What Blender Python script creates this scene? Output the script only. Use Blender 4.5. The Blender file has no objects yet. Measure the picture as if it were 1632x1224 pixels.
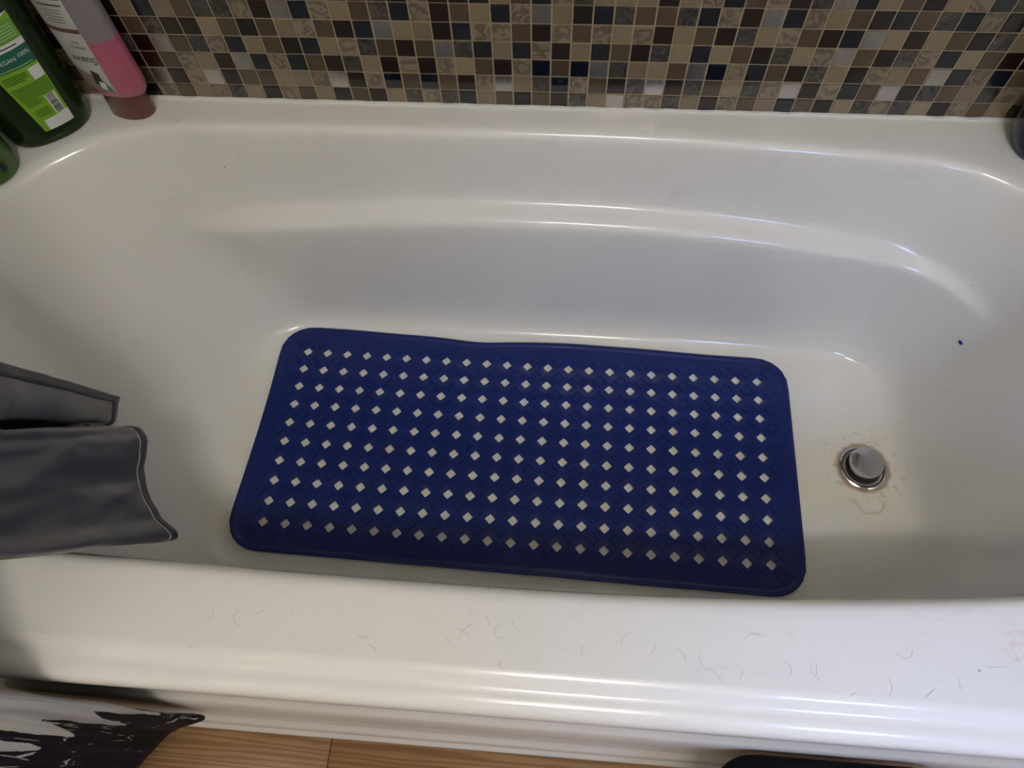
import bpy, bmesh, math, random
from mathutils import Vector, Matrix, noise
random.seed(7)
sc = bpy.context.scene
C = sc.collection
HT = 2.45            # ceiling height
ZD = 0.45            # height of the tub deck above the bathroom floor
# ------------------------------------------------------------------ camera
cam = bpy.data.cameras.new('camera')
cam.sensor_width = 36.0
cam.lens = 24.342
cam.clip_start = 0.02
camo = bpy.data.objects.new('camera', cam)
C.objects.link(camo)
camo.location = (0.0265, -0.795, 1.131)
camo.rotation_euler = tuple(math.radians(a) for a in (27.648, 1.753, 4.225))
sc.camera = camo
# ------------------------------------------------------------------ world, lamps, exposure
w = bpy.data.worlds.new('world')
sc.world = w
w.use_nodes = True
w.node_tree.nodes['Background'].inputs[0].default_value = (0.80, 0.86, 1.0, 1)
w.node_tree.nodes['Background'].inputs[1].default_value = 0.05

WARM = (1.0, 0.955, 0.885)
sp = bpy.data.lights.new('vanity_spot', 'SPOT')       # cool lamp of the room, off to the right
sp.energy = 11.0; sp.color = (0.30, 0.46, 1.0); sp.spot_size = math.radians(80); sp.spot_blend = 0.9; sp.shadow_soft_size = 0.08
spo = bpy.data.objects.new('vanity_spot', sp); C.objects.link(spo)
spo.location = (0.56, -1.16, ZD+0.56)
spo.rotation_euler = (Vector((0.46, -0.73, ZD-0.05)) - spo.location).to_track_quat('-Z', 'Y').to_euler()

vs = sc.view_settings
vs.view_transform = 'Standard'
vs.look = 'None'
vs.gamma = 1.0
vs.use_curve_mapping = False
vs.exposure = 0.15

# ------------------------------------------------------------------ helpers
def link(o, parent=None):
    C.objects.link(o)
    if parent:
        o.parent = parent
    return o

def tag(o, label=None, cat=None, group=None, kind=None):
    if label: o['label'] = label
    if cat: o['category'] = cat
    if group: o['group'] = group
    if kind: o['kind'] = kind
    return o

def empty(name, loc, rz=0.0):
    o = bpy.data.objects.new(name, None)
    o.empty_display_size = 0.05
    link(o)
    o.location = loc
    o.rotation_euler = (0, 0, rz)
    return o

def mesh(name, verts, faces, mat, parent=None, smooth=True, autosmooth=None):
    me = bpy.data.meshes.new(name)
    me.from_pydata([tuple(v) for v in verts], [], faces)
    me.update()
    mats = mat if isinstance(mat, (list, tuple)) else [mat]
    for m in mats:
        me.materials.append(m)
    me.polygons.foreach_set('use_smooth', [smooth] * len(me.polygons))
    o = bpy.data.objects.new(name, me)
    link(o, parent)
    if autosmooth is not None:
        sharp(o, autosmooth)
    return o

def sharp(o, ang):
    bm = bmesh.new(); bm.from_mesh(o.data)
    for e in bm.edges:
        if len(e.link_faces) == 2 and e.calc_face_angle(0) > math.radians(ang):
            e.smooth = False
    bm.to_mesh(o.data); bm.free()

def fixn(o):
    bm = bmesh.new(); bm.from_mesh(o.data)
    bmesh.ops.recalc_face_normals(bm, faces=bm.faces)
    bm.to_mesh(o.data); bm.free()
    return o

def box(bm, x0, x1, y0, y1, z0, z1):
    vs_ = [bm.verts.new(p) for p in ((x0,y0,z0),(x1,y0,z0),(x1,y1,z0),(x0,y1,z0),(x0,y0,z1),(x1,y0,z1),(x1,y1,z1),(x0,y1,z1))]
    for f in ((0,3,2,1),(4,5,6,7),(0,1,5,4),(1,2,6,5),(2,3,7,6),(3,0,4,7)):
        bm.faces.new([vs_[i] for i in f])

def boxobj(name, b, mat, parent=None, bevel=0.0, seg=2):
    bm = bmesh.new(); box(bm, *b)
    if bevel:
        bmesh.ops.bevel(bm, geom=bm.edges[:], offset=bevel, segments=seg, profile=0.6, affect='EDGES')
    me = bpy.data.meshes.new(name); bm.to_mesh(me); bm.free()
    me.materials.append(mat)
    me.polygons.foreach_set('use_smooth', [bool(bevel)] * len(me.polygons))
    o = bpy.data.objects.new(name, me)
    link(o, parent)
    if bevel: sharp(o, 50)
    return o

def lathe(name, prof, mat, parent, n=40, sx=1.0, sy=1.0, loc=(0,0,0), cap=True, expo=2.0):
    """prof: (r, z) bottom to top; superellipse cross-section with half axes r*sx, r*sy"""
    V = []; F = []
    for r, z in prof:
        for i in range(n):
            a = 2*math.pi*i/n
            c, s = math.cos(a), math.sin(a)
            k = (abs(c)**expo + abs(s)**expo) ** (-1.0/expo)
            V.append((loc[0] + r*sx*c*k, loc[1] + r*sy*s*k, loc[2] + z))
    for k in range(len(prof)-1):
        for i in range(n):
            j = (i+1) % n
            F.append((k*n+i, k*n+j, (k+1)*n+j, (k+1)*n+i))
    if cap:
        F.append(tuple(reversed(range(n))))
        F.append(tuple(range((len(prof)-1)*n, len(prof)*n)))
    return mesh(name, V, F, mat, parent, True, 40)

# ------------------------------------------------------------------ materials
class NT:
    def __init__(self, name):
        self.m = bpy.data.materials.new(name)
        self.m.use_nodes = True
        self.t = self.m.node_tree
        self.b = self.t.nodes['Principled BSDF']
    def n(self, typ, **kw):
        nd = self.t.nodes.new(typ)
        for k, v in kw.items():
            setattr(nd, k, v)
        return nd
    def l(self, a, b):
        self.t.links.new(a, b)
    def set(self, **kw):
        for k, v in kw.items():
            self.b.inputs[k.replace('_', ' ')].default_value = v
        return self
    def val(self, a, x):
        if isinstance(x, (int, float)):
            a.default_value = x
        else:
            self.l(x, a)
    def math(self, op, a, b=0.0, c=None, clamp=False):
        nd = self.n('ShaderNodeMath', operation=op, use_clamp=clamp)
        self.val(nd.inputs[0], a); self.val(nd.inputs[1], b)
        if c is not None: self.val(nd.inputs[2], c)
        return nd.outputs[0]
    def mix(self, f, a, b):
        nd = self.n('ShaderNodeMix', data_type='RGBA')
        self.val(nd.inputs[0], f)
        for s, x in ((nd.inputs[6], a), (nd.inputs[7], b)):
            if isinstance(x, (tuple, list)):
                s.default_value = (x[0], x[1], x[2], 1)
            else:
                self.l(x, s)
        return nd.outputs[2]
    def ramp(self, x, stops):
        nd = self.n('ShaderNodeMapRange', interpolation_type='SMOOTHSTEP')
        self.val(nd.inputs[0], x)
        nd.inputs[1].default_value, nd.inputs[2].default_value = stops[0], stops[1]
        nd.inputs[3].default_value, nd.inputs[4].default_value = (stops[2], stops[3]) if len(stops) > 2 else (0, 1)
        return nd.outputs[0]
    def coord(self, which='Object', scale=None, loc=None):
        tc = self.n('ShaderNodeTexCoord')
        if scale is None and loc is None:
            return tc.outputs[which]
        mp = self.n('ShaderNodeMapping')
        self.l(tc.outputs[which], mp.inputs[0])
        if scale: mp.inputs['Scale'].default_value = scale
        if loc: mp.inputs['Location'].default_value = loc
        return mp.outputs[0]
    def noise(self, v, scale, detail=3.0, rough=0.5, dist=0.0, out=0):
        nd = self.n('ShaderNodeTexNoise')
        self.l(v, nd.inputs['Vector'])
        nd.inputs['Scale'].default_value = scale
        nd.inputs['Detail'].default_value = detail
        nd.inputs['Roughness'].default_value = rough
        nd.inputs['Distortion'].default_value = dist
        return nd.outputs[out]
    def bump(self, h, strength, dist=0.001):
        nd = self.n('ShaderNodeBump')
        nd.inputs['Strength'].default_value = strength
        nd.inputs['Distance'].default_value = dist
        self.l(h, nd.inputs['Height'])
        self.l(nd.outputs[0], self.b.inputs['Normal'])
    def color(self, c):
        if isinstance(c, (tuple, list)):
            self.b.inputs['Base Color'].default_value = (c[0], c[1], c[2], 1)
        else:
            self.l(c, self.b.inputs['Base Color'])
        return self

def simple(name, col, rough=0.4, **kw):
    t = NT(name); t.color(col); t.set(Roughness=rough, **kw)
    return t.m

def mat_tub():
    t = NT('tub_acrylic')
    v = t.coord('Object')
    g = t.noise(v, 3.0, 4)
    base = t.mix(t.ramp(g, (0.35, 0.7)), (0.80, 0.79, 0.76), (0.77, 0.755, 0.715))
    # soap film and yellowing on the tub bottom, patchy
    sx = t.n('ShaderNodeSeparateXYZ'); t.l(v, sx.inputs[0])
    low = t.ramp(sx.outputs[2], (ZD-0.33, ZD-0.372))
    pat = t.noise(t.coord('Object', (1.0, 2.2, 1.0)), 7.0, 5, 0.6)
    film = t.math('MULTIPLY', low, t.ramp(pat, (0.30, 0.75)))
    base = t.mix(t.math('MULTIPLY', film, 0.75), base, (0.78, 0.745, 0.60))
    # rust ring round the drain
    d = t.n('ShaderNodeVectorMath', operation='DISTANCE')
    t.l(v, d.inputs[0]); d.inputs[1].default_value = (DRAIN[0], DRAIN[1], ZD-0.375)
    nz = t.noise(v, 60.0, 4, 0.6)
    dd = t.math('ADD', d.outputs['Value'], t.math('MULTIPLY', t.math('SUBTRACT', nz, 0.5), 0.010))
    ring = t.ramp(dd, (0.0455, 0.0375))
    base = t.mix(t.math('MULTIPLY', ring, 0.8), base, (0.33, 0.17, 0.075))
    halo = t.math('MULTIPLY', t.ramp(dd, (0.085, 0.035)), t.ramp(t.noise(v, 85.0, 3, 0.7), (0.56, 0.66)))
    base = t.mix(t.math('MULTIPLY', halo, 0.5), base, (0.42, 0.30, 0.16))
    # dried drip line below the drain
    d2 = t.n('ShaderNodeVectorMath', operation='DISTANCE')
    t.l(v, d2.inputs[0]); d2.inputs[1].default_value = (DRAIN[0]+0.002, DRAIN[1]-0.048, ZD-0.375)
    rr = t.math('ABSOLUTE', t.math('SUBTRACT', t.math('ADD', d2.outputs['Value'], t.math('MULTIPLY', t.math('SUBTRACT', nz, 0.5), 0.02)), 0.026))
    drip = t.math('MULTIPLY', t.ramp(rr, (0.004, 0.0005)), t.ramp(sx.outputs[1], (DRAIN[1]-0.05, DRAIN[1]-0.06)))
    base = t.mix(t.math('MULTIPLY', drip, 0.5), base, (0.48, 0.38, 0.22))
    # pink smear on the deck
    d3 = t.n('ShaderNodeVectorMath', operation='DISTANCE')
    mp = t.coord('Object', (1.0, 0.6, 1.0), (0, 0, 0))
    t.l(mp, d3.inputs[0]); d3.inputs[1].default_value = (0.457, -0.685*0.6, ZD)
    pk = t.math('MULTIPLY', t.ramp(d3.outputs['Value'], (0.022, 0.004)), t.ramp(t.noise(v, 55.0, 5, 0.7, 1.5), (0.47, 0.60)))
    base = t.mix(t.math('MULTIPLY', pk, 0.30), base, (0.80, 0.40, 0.45))
    # specks
    vo = t.n('ShaderNodeTexVoronoi', feature='F1'); t.l(v, vo.inputs['Vector']); vo.inputs['Scale'].default_value = 38.0
    cs = t.n('ShaderNodeSeparateColor'); t.l(vo.outputs['Color'], cs.inputs[0])
    sp = t.math('MULTIPLY', t.ramp(vo.outputs['Distance'], (0.055, 0.03)), t.math('GREATER_THAN', cs.outputs[0], 0.90))
    base = t.mix(t.math('MULTIPLY', sp, 0.75), base, (0.12, 0.11, 0.10))
    # pale scuffs
    sc_ = t.noise(t.coord('Object', (1.0, 3.0, 1.5)), 16.0, 6, 0.7, 0.6)
    base = t.mix(t.math('MULTIPLY', t.ramp(sc_, (0.58, 0.72)), 0.16), base, (0.52, 0.51, 0.49))
    t.color(base)
    ro = t.math('ADD', t.math('MULTIPLY', t.ramp(t.noise(v, 11.0, 5, 0.65), (0.3, 0.75)), 0.10), 0.13)
    t.l(ro, t.b.inputs['Roughness'])
    t.set(Specular_IOR_Level=0.5)
    t.bump(t.noise(v, 14.0, 2), 0.05, 0.004)
    return t.m
DRAIN = (0.523, -0.364)
M_TUB = mat_tub()
M_APRON = simple('apron_acrylic', (0.80, 0.78, 0.74), 0.2)
M_CHROME = NT('chrome').set(Metallic=1.0, Roughness=0.14).color((0.55, 0.56, 0.58)).m
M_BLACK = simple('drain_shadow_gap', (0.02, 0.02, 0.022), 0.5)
M_CAULK = simple('white_caulk', (0.78, 0.77, 0.74), 0.5)
M_GROUT = None
def mat_grout():
    t = NT('tan_grout'); v = t.coord('Object')
    t.color(t.mix(t.noise(v, 260.0, 3), (0.27, 0.215, 0.135), (0.38, 0.31, 0.205)))
    t.set(Roughness=0.85); t.bump(t.noise(v, 900.0, 2), 0.4, 0.0004)
    return t.m
M_GROUT = mat_grout()

def tile_mat(kind):
    t = NT('tile_' + {'T':'tan_glass','M':'brown_glass','D':'dark_brown_glass','B':'blue_black_glass','G':'brushed_metal','S':'embossed_stone','K':'dark_marble'}[kind])
    oi = t.n('ShaderNodeObjectInfo')
    geo = t.n('ShaderNodeNewGeometry')
    v0 = t.coord('Object')
    off = t.n('ShaderNodeVectorMath', operation='ADD'); t.l(v0, off.inputs[0]); 
    of2 = t.n('ShaderNodeVectorMath', operation='SCALE'); t.l(oi.outputs['Location'], of2.inputs[0]); of2.inputs['Scale'].default_value = 3.7
    t.l(of2.outputs[0], off.inputs[1])
    v = off.outputs[0]
    var = t.math('ADD', t.math('MULTIPLY', oi.outputs['Random'], 0.3), 0.85)
    def vary(c):
        hv = t.n('ShaderNodeHueSaturation'); t.l(var, hv.inputs['Value'])
        if isinstance(c, (tuple, list)): hv.inputs['Color'].default_value = (c[0], c[1], c[2], 1)
        else: t.l(c, hv.inputs['Color'])
        return hv.outputs[0]
    if kind in 'TMD':
        c = {'T': (0.195, 0.150, 0.092), 'M': (0.070, 0.047, 0.028), 'D': (0.012, 0.005, 0.003)}[kind]
        st = t.noise(t.coord('Object', (30, 30, 400)), 1.0, 2)
        t.color(vary(t.mix(t.math('MULTIPLY', st, 0.35), c, tuple(x*1.5 for x in c))))
        t.set(Roughness=0.22, Coat_Weight=0.35, Coat_Roughness=0.04)
    elif kind == 'B':
        t.color(vary((0.006, 0.008, 0.014)))
        t.set(Roughness=0.05, Specular_IOR_Level=0.6, Coat_Weight=0.3, Coat_Roughness=0.02)
    elif kind == 'G':
        br = t.noise(t.coord('Object', (900, 900, 14)), 1.0, 3, 0.6)
        t.color(vary(t.mix(br, (0.46, 0.43, 0.42), (0.60, 0.56, 0.54))))
        t.set(Metallic=1.0, Anisotropic=0.7)
        t.l(t.math('ADD', t.math('MULTIPLY', br, 0.12), 0.20), t.b.inputs['Roughness'])
        t.bump(br, 0.10, 0.0003)
    elif kind == 'S':
        nn = t.noise(v, 90.0, 3, 0.5, 2.2)
        nv_ = t.n('ShaderNodeTexNoise'); t.l(v, nv_.inputs['Vector']); nv_.inputs['Scale'].default_value = 45.0
        sb_ = t.n('ShaderNodeVectorMath', operation='SUBTRACT'); t.l(nv_.outputs['Color'], sb_.inputs[0]); sb_.inputs[1].default_value = (0.5, 0.5, 0.5)
        sc2 = t.n('ShaderNodeVectorMath', operation='SCALE'); t.l(sb_.outputs[0], sc2.inputs[0]); sc2.inputs['Scale'].default_value = 0.045
        sw = t.n('ShaderNodeVectorMath', operation='ADD'); t.l(v0, sw.inputs[0]); t.l(sc2.outputs[0], sw.inputs[1])
        wv = t.n('ShaderNodeTexWave', wave_type='RINGS', rings_direction='SPHERICAL')
        t.l(sw.outputs[0], wv.inputs['Vector']); wv.inputs['Scale'].default_value = 26.0
        wv.inputs['Distortion'].default_value = 2.5; wv.inputs['Detail'].default_value = 2.0
        t.l(t.math('MULTIPLY', oi.outputs['Random'], 40.0), wv.inputs['Phase Offset'])
        h = t.math('ADD', t.math('MULTIPLY', wv.outputs['Fac'], 0.7), t.math('MULTIPLY', nn, 0.5))
        t.color(vary(t.mix(t.ramp(h, (0.3, 0.9)), (0.115, 0.088, 0.058), (0.205, 0.162, 0.112))))
        t.set(Roughness=0.32, Coat_Weight=0.5, Coat_Roughness=0.15)
        t.bump(h, 0.7, 0.0012)
    elif kind == 'K':
        nn = t.noise(v, 65.0, 6, 0.62, 1.6)
        c = t.mix(t.ramp(nn, (0.3, 0.72)), (0.022, 0.018, 0.016), (0.080, 0.067, 0.057))
        vein = t.ramp(t.math('ABSOLUTE', t.math('SUBTRACT', t.noise(v, 38.0, 4, 0.5, 1.2), 0.5)), (0.012, 0.002))
        t.color(vary(t.mix(t.math('MULTIPLY', vein, 0.22), c, (0.30, 0.27, 0.24))))
        t.set(Roughness=0.22, Coat_Weight=0.4, Coat_Roughness=0.1)
    return t.m
TM = {k: tile_mat(k) for k in 'TMDBGSK'}

def mat_wood():
    t = NT('oak_floor'); oi = t.n('ShaderNodeObjectInfo')
    v0 = t.coord('Object', (1.0, 1.0, 1.0))
    add = t.n('ShaderNodeVectorMath', operation='ADD'); t.l(v0, add.inputs[0])
    cmb = t.n('ShaderNodeCombineXYZ'); t.l(t.math('MULTIPLY', oi.outputs['Random'], 37.0), cmb.inputs[0]); t.l(t.math('MULTIPLY', oi.outputs['Random'], 11.0), cmb.inputs[1])
    t.l(cmb.outputs[0], add.inputs[1])
    mp = t.n('ShaderNodeMapping'); t.l(add.outputs[0], mp.inputs[0]); mp.inputs['Scale'].default_value = (1.8, 30.0, 1.0)
    wv = t.n('ShaderNodeTexWave', wave_type='BANDS', bands_direction='Y')
    t.l(mp.outputs[0], wv.inputs['Vector']); wv.inputs['Scale'].default_value = 1.3
    wv.inputs['Distortion'].default_value = 14.0; wv.inputs['Detail'].default_value = 3.0; wv.inputs['Detail Scale'].default_value = 0.8
    mp2 = t.n('ShaderNodeMapping'); t.l(add.outputs[0], mp2.inputs[0]); mp2.inputs['Scale'].default_value = (8.0, 220.0, 1.0)
    fine = t.noise(mp2.outputs[0], 1.0, 4, 0.6)
    c = t.mix(t.ramp(wv.outputs['Fac'], (0.05, 0.85)), (0.20, 0.100, 0.040), (0.31, 0.175, 0.078))
    c = t.mix(t.math('MULTIPLY', t.ramp(fine, (0.4, 0.75)), 0.55), c, (0.19, 0.095, 0.042))
    t.color(c); t.set(Roughness=0.42); t.bump(fine, 0.15, 0.0006)
    return t.m
M_WOOD = mat_wood()
M_PAINT = simple('painted_wall', (0.62, 0.61, 0.59), 0.7)
M_CEIL = simple('painted_ceiling', (0.80, 0.80, 0.78), 0.8)

# ------------------------------------------------------------------ room shell
XL, XR, YF = -0.82, 0.745, -2.35
def struct(o):
    o['kind'] = 'structure'; return o
floor = struct(boxobj('floor', (XL, XR, YF, 0.10, -0.06, -0.0085), simple('subfloor', (0.03, 0.02, 0.015), 0.8)))
struct(boxobj('ceiling', (XL-0.1, XR+0.1, YF-0.1, 0.10, HT, HT+0.06), M_CEIL))
struct(boxobj('wall_front', (XL-0.1, XR+0.1, YF-0.1, YF, -0.06, HT), M_PAINT))
struct(boxobj('wall_left', (XL-0.1, XL, YF, 0.10, -0.06, HT), M_PAINT))
struct(boxobj('wall_right', (XR, XR+0.1, YF, 0.10, -0.06, HT), M_PAINT))
wall_back = struct(boxobj('wall_back', (XL, XR, 0.0012, 0.10, -0.06, HT), M_GROUT))

# floor planks, each a piece of the floor
PW = 0.127; pk = 0
y = -0.792
row = 0
while y > YF + 0.01:
    y1 = max(y - PW, YF)
    cuts = [XL] + ([-0.272, 0.62] if row % 2 == 0 else [-0.60, 0.28]) + [XR]
    for a, b in zip(cuts[:-1], cuts[1:]):
        if b - a < 0.02: continue
        cx, cy = (a+b)/2, (y+y1)/2
        o = boxobj('plank', (a-cx+0.0006, b-cx-0.0006, y1-cy+0.0006, y-cy-0.0006, -0.008, 0.0), M_WOOD, floor, 0.0008, 1)
        o.location = (cx, cy, 0)
    y = y1; row += 1

# ------------------------------------------------------------------ mosaic tiles on the back wall
P = 0.0254
H1 = ZD + 0.0235
ROWS = [
 'BSMTSKTDSMTB' 'MDTKSKBTMDMD' 'KTGSSKTDSMTB' 'MDTKSKTDSMT',
 'MGDSGDMMTTSG' 'DSBMBMDSGTKB' 'SMDKGDKMTKSG' 'DSBMGDKMTKS',
 'DDMSTDGBSBMD' 'KTDSDSTMDSBM' 'BGKTTMGBSBMD' 'KTDSTMGBSBM',
 'KDGMKSBTMDBT' 'SKMDMGKBTBSD' 'TBMDKTBTMDKT' 'SGMDKSBTMDD',
 'DMKDDTMDMTSM' 'DBGTTDBSSMDS' 'MSTSDTMDKTSM' 'DBGTDTMDKTD',
 'DTBTMKKSDGBS' 'TMKBSDMTBSGT' 'DBKMMKBSDGBS' 'TMDBMKBSDTM',
]
ROW6 = 'DTMBSKTTTDTSBMSDKGBTMDTSBK'      # from column -4
TH = 0.0040
def tile_mesh(kind, h):
    bm = bmesh.new(); s = 0.0234/2
    box(bm, -s, s, 0.0, TH, -h/2, h/2)
    fr = [e for e in bm.edges if all(v.co.y < 1e-6 for v in e.verts)]
    bmesh.ops.bevel(bm, geom=fr, offset=0.0009 if kind != 'G' else 0.0004, segments=2, profile=0.6, affect='EDGES')
    me = bpy.data.meshes.new('tile'); bm.to_mesh(me); bm.free()
    me.materials.append(TM[kind])
    me.polygons.foreach_set('use_smooth', [False]*len(me.polygons))
    return me
TME = {(k, r0): tile_mesh(k, 0.0222 if r0 else 0.0234) for k in TM for r0 in (True, False)}
TNAME = {'T':'tan_glass_tile','M':'brown_glass_tile','D':'dark_brown_glass_tile','B':'blue_black_glass_tile','G':'brushed_metal_tile','S':'embossed_stone_tile','K':'dark_marble_tile'}
for r, pat in enumerate(ROWS):
    for i, k in enumerate(pat):
        c = i - 23
        o = bpy.data.objects.new(TNAME[k], TME[(k, r == 0)])
        link(o, wall_back)
        zc = H1 + (r-0.5)*P + (0.0006 if r == 0 else 0)
        o.location = ((c+0.5)*P, random.uniform(-0.0003, 0.0002), zc)
        o.rotation_euler = (random.gauss(0, 0.004), 0, random.gauss(0, 0.004))
# the remaining tiles (higher rows and outside the counted field) as one part
bm = bmesh.new(); order = list('TMDBGSK'); rnd = random.Random(3)
def add_tile(c, r):
    s = 0.0234/2; x = (c+0.5)*P; h = 0.0222 if r == 0 else 0.0234
    z = H1 + (r-0.5)*P + (0.0006 if r == 0 else 0)
    if x - s < XL + 0.001 or x + s > XR - 0.001: return
    if r == 6 and -4 <= c < -4 + len(ROW6): k = ROW6[c+4]
    else: k = rnd.choice('TTTMMMDDDDBBGSSSKK')
    n0 = len(bm.faces); box(bm, x-s, x+s, 0.0, TH, z-h/2, z+h/2)
    bm.faces.ensure_lookup_table()
    for f in bm.faces[n0:]: f.material_index = order.index(k)
for r in range(0, 60):
    for c in range(-33, 30):
        if r < 6 and -23 <= c <= 23: continue
        add_tile(c, r)
me = bpy.data.meshes.new('mosaic_tiles_rest'); bm.to_mesh(me); bm.free()
for k in order: me.materials.append(TM[k])
o = bpy.data.objects.new('mosaic_tiles', me); link(o, wall_back); o['kind'] = 'stuff'

# ------------------------------------------------------------------ bathtub
tub = empty('bathtub', (0, 0, 0))
tag(tub, 'white acrylic alcove bathtub with armrest ledge, glossy and a little scuffed', 'bathtub')
YM = -0.356
def ring(xl, xr, yf, yb, rl, rr, zs, zl, zr, bl=0.0, br=0.0, drop=0.0, nc=14, ns=22, ne=12):
    """closed outline, counter-clockwise from front-left; per-point z blended between the sides and the ends"""
    pts = []
    def corner(cx, cy, r, a0, z_from, z_to):
        for i in range(nc):
            a = a0 + (math.pi/2)*i/nc
            t = i/nc; t = t*t*(3-2*t)
            pts.append([cx + r*math.cos(a), cy + r*math.sin(a), z_from + (z_to-z_from)*t])
    for i in range(ns):       # front side, left to right
        t = i/ns; pts.append([xl+rl + (xr-rr-xl-rl)*t, yf, zs])
    corner(xr-rr, yf+rr, rr, -math.pi/2, zs, zr)
    for i in range(ne):
        t = i/ne; pts.append([xr, yf+rr + (yb-rr-yf-rr)*t, zr])
    corner(xr-rr, yb-rr, rr, 0, zr, zs)
    for i in range(ns):
        t = i/ns; pts.append([xr-rr + (xl+rl-xr+rr)*t, yb, zs])
    corner(xl+rl, yb-rl, rl, math.pi/2, zs, zl)
    for i in range(ne):
        t = i/ne; pts.append([xl, yb-rl + (yf+rl-yb+rl)*t, zl])
    corner(xl+rl, yf+rl, rl, math.pi, zl, zs)
    for q in pts:
        b = (br if q[0] > 0 else bl) * (q[0]/0.6)**2
        if q[1] < YM: b = (0.13 if q[0] > 0 else 0.03) * (q[0]/0.6)**2 * (1 if br > 0 else 0)
        q[1] = YM + (q[1]-YM)*(1-b)
        q[2] += ZD - drop*min(1.0, (q[0]/0.55)**2)
    return pts
R = [
 ring(XL+0.001, XR-0.001, -0.734, -0.0010, 0.002, 0.002, 0, 0, 0),
 ring(-0.800, 0.715, -0.700, -0.022, 0.12, 0.10, 0, 0, 0, 0.01, 0.05),
 ring(-0.774, 0.682, -0.675, -0.040, 0.24, 0.17, 0, 0, 0, 0.03, 0.12),
 ring(-0.766, 0.674, -0.667, -0.047, 0.24, 0.17, -0.0015, -0.0015, -0.0015, 0.03, 0.125),
 ring(-0.758, 0.667, -0.661, -0.053, 0.24, 0.165, -0.007, -0.008, -0.008, 0.03, 0.13),
 ring(-0.752, 0.662, -0.657, -0.057, 0.24, 0.16, -0.018, -0.020, -0.020, 0.03, 0.13),
 ring(-0.722, 0.646, -0.656, -0.063, 0.24, 0.16, -0.062, -0.066, -0.066, 0.06, 0.14),
 ring(-0.692, 0.634, -0.654, -0.070, 0.24, 0.15, -0.104, -0.112, -0.112, 0.10, 0.16, 0.02),
 ring(-0.687, 0.632, -0.653, -0.076, 0.24, 0.15, -0.113, -0.120, -0.120, 0.11, 0.165, 0.025),
 ring(-0.680, 0.629, -0.652, -0.100, 0.22, 0.14, -0.121, -0.130, -0.130, 0.12, 0.17, 0.03),
 ring(-0.673, 0.627, -0.651, -0.107, 0.21, 0.13, -0.128, -0.140, -0.140, 0.11, 0.16, 0.03),
 ring(-0.665, 0.625, -0.650, -0.111, 0.20, 0.13, -0.142, -0.152, -0.152, 0.10, 0.15, 0.03),
 ring(-0.605, 0.612, -0.640, -0.116, 0.18, 0.12, -0.225, -0.235, -0.235, 0.07, 0.12, 0.01),
 ring(-0.548, 0.602, -0.625, -0.121, 0.14, 0.11, -0.308, -0.318, -0.312, 0.05, 0.10),
 ring(-0.520, 0.593, -0.614, -0.128, 0.12, 0.10, -0.345, -0.352, -0.346, 0.03, 0.09),
 ring(-0.500, 0.582, -0.602, -0.138, 0.10, 0.09, -0.364, -0.367, -0.365, 0.02, 0.08),
 ring(-0.478, 0.568, -0.588, -0.152, 0.08, 0.08, -0.3735, -0.374, -0.3735, 0.01, 0.06),
 ring(-0.440, 0.540, -0.550, -0.180, 0.06, 0.06, -0.375, -0.375, -0.375, 0.0, 0.03),
 ring(-0.250, 0.330, -0.440, -0.290, 0.03, 0.03, -0.375, -0.375, -0.375),
]
# the armrest ledge runs along the back only and dies away towards both ends
sstep = lambda a, b, x: (lambda t: t*t*(3-2*t))(min(1.0, max(0.0, (x-a)/(b-a))))
for i in range(len(R[0])):
    x5, y5 = R[5][i][0], R[5][i][1]
    wgt = max(sstep(-0.50, -0.66, x5), sstep(-0.13, -0.27, y5) if x5 > 0.3 else 0.0, sstep(-0.30, -0.45, y5))
    for k in range(6, 13):
        tz = (R[k][i][2]-R[5][i][2])/(R[13][i][2]-R[5][i][2])
        sm_ = [R[5][i][c] + (R[13][i][c]-R[5][i][c])*tz for c in range(3)]
        R[k][i] = [R[k][i][c]*(1-wgt) + sm_[c]*wgt for c in range(3)]
N = len(R[0]); V = []; F = []
for rg in R: V += rg
for k in range(len(R)-1):
    for i in range(N):
        j = (i+1) % N
        F.append((k*N+i, k*N+j, (k+1)*N+j, (k+1)*N+i))
ci = len(V); V.append((0.04, -0.365, ZD-0.375))
b0 = (len(R)-1)*N
for i in range(N): F.append((b0+i, b0+(i+1) % N, ci))
basin = mesh('basin', V, F, M_TUB, tub)
ss = basin.modifiers.new('smooth', 'SUBSURF'); ss.levels = 1; ss.render_levels = 2
# front lip and apron, swept along the tub
prof = [(-0.734,0.0),(-0.739,-0.0004),(-0.7435,-0.0025),(-0.747,-0.0062),(-0.751,-0.0080),(-0.756,-0.0078),(-0.762,-0.0082),(-0.7675,-0.0105),
        (-0.7715,-0.0155),(-0.7735,-0.023),(-0.7735,-0.036),(-0.7715,-0.044),(-0.767,-0.0475),(-0.7635,-0.0485),(-0.7635,-0.056),(-0.7660,-0.075),(-0.7680,-0.13),(-0.7690,-0.187),
        (-0.7700,-0.196),(-0.7755,-0.206),(-0.7790,-0.216),(-0.7840,-0.28),(-0.7885,-0.352),(-0.7890,-0.360),(-0.7945,-0.368),(-0.7975,-0.378),
        (-0.7990,-0.395),(-0.7995,-0.402),(-0.8040,-0.407),(-0.8060,-0.416),(-0.8065,-0.4495)]
NX = 40; V = []; F = []
for i in range(NX+1):
    x = XL+0.001 + (XR-XL-0.002)*i/NX
    for (yy, zz) in prof: V.append((x, yy, ZD+zz))
n = len(prof)
for i in range(NX):
    for k in range(n-1):
        F.append((i*n+k, i*n+k+1, (i+1)*n+k+1, (i+1)*n+k))
apron = mesh('apron', V, F, M_APRON, tub, True, 45)
fixn(apron)
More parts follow.
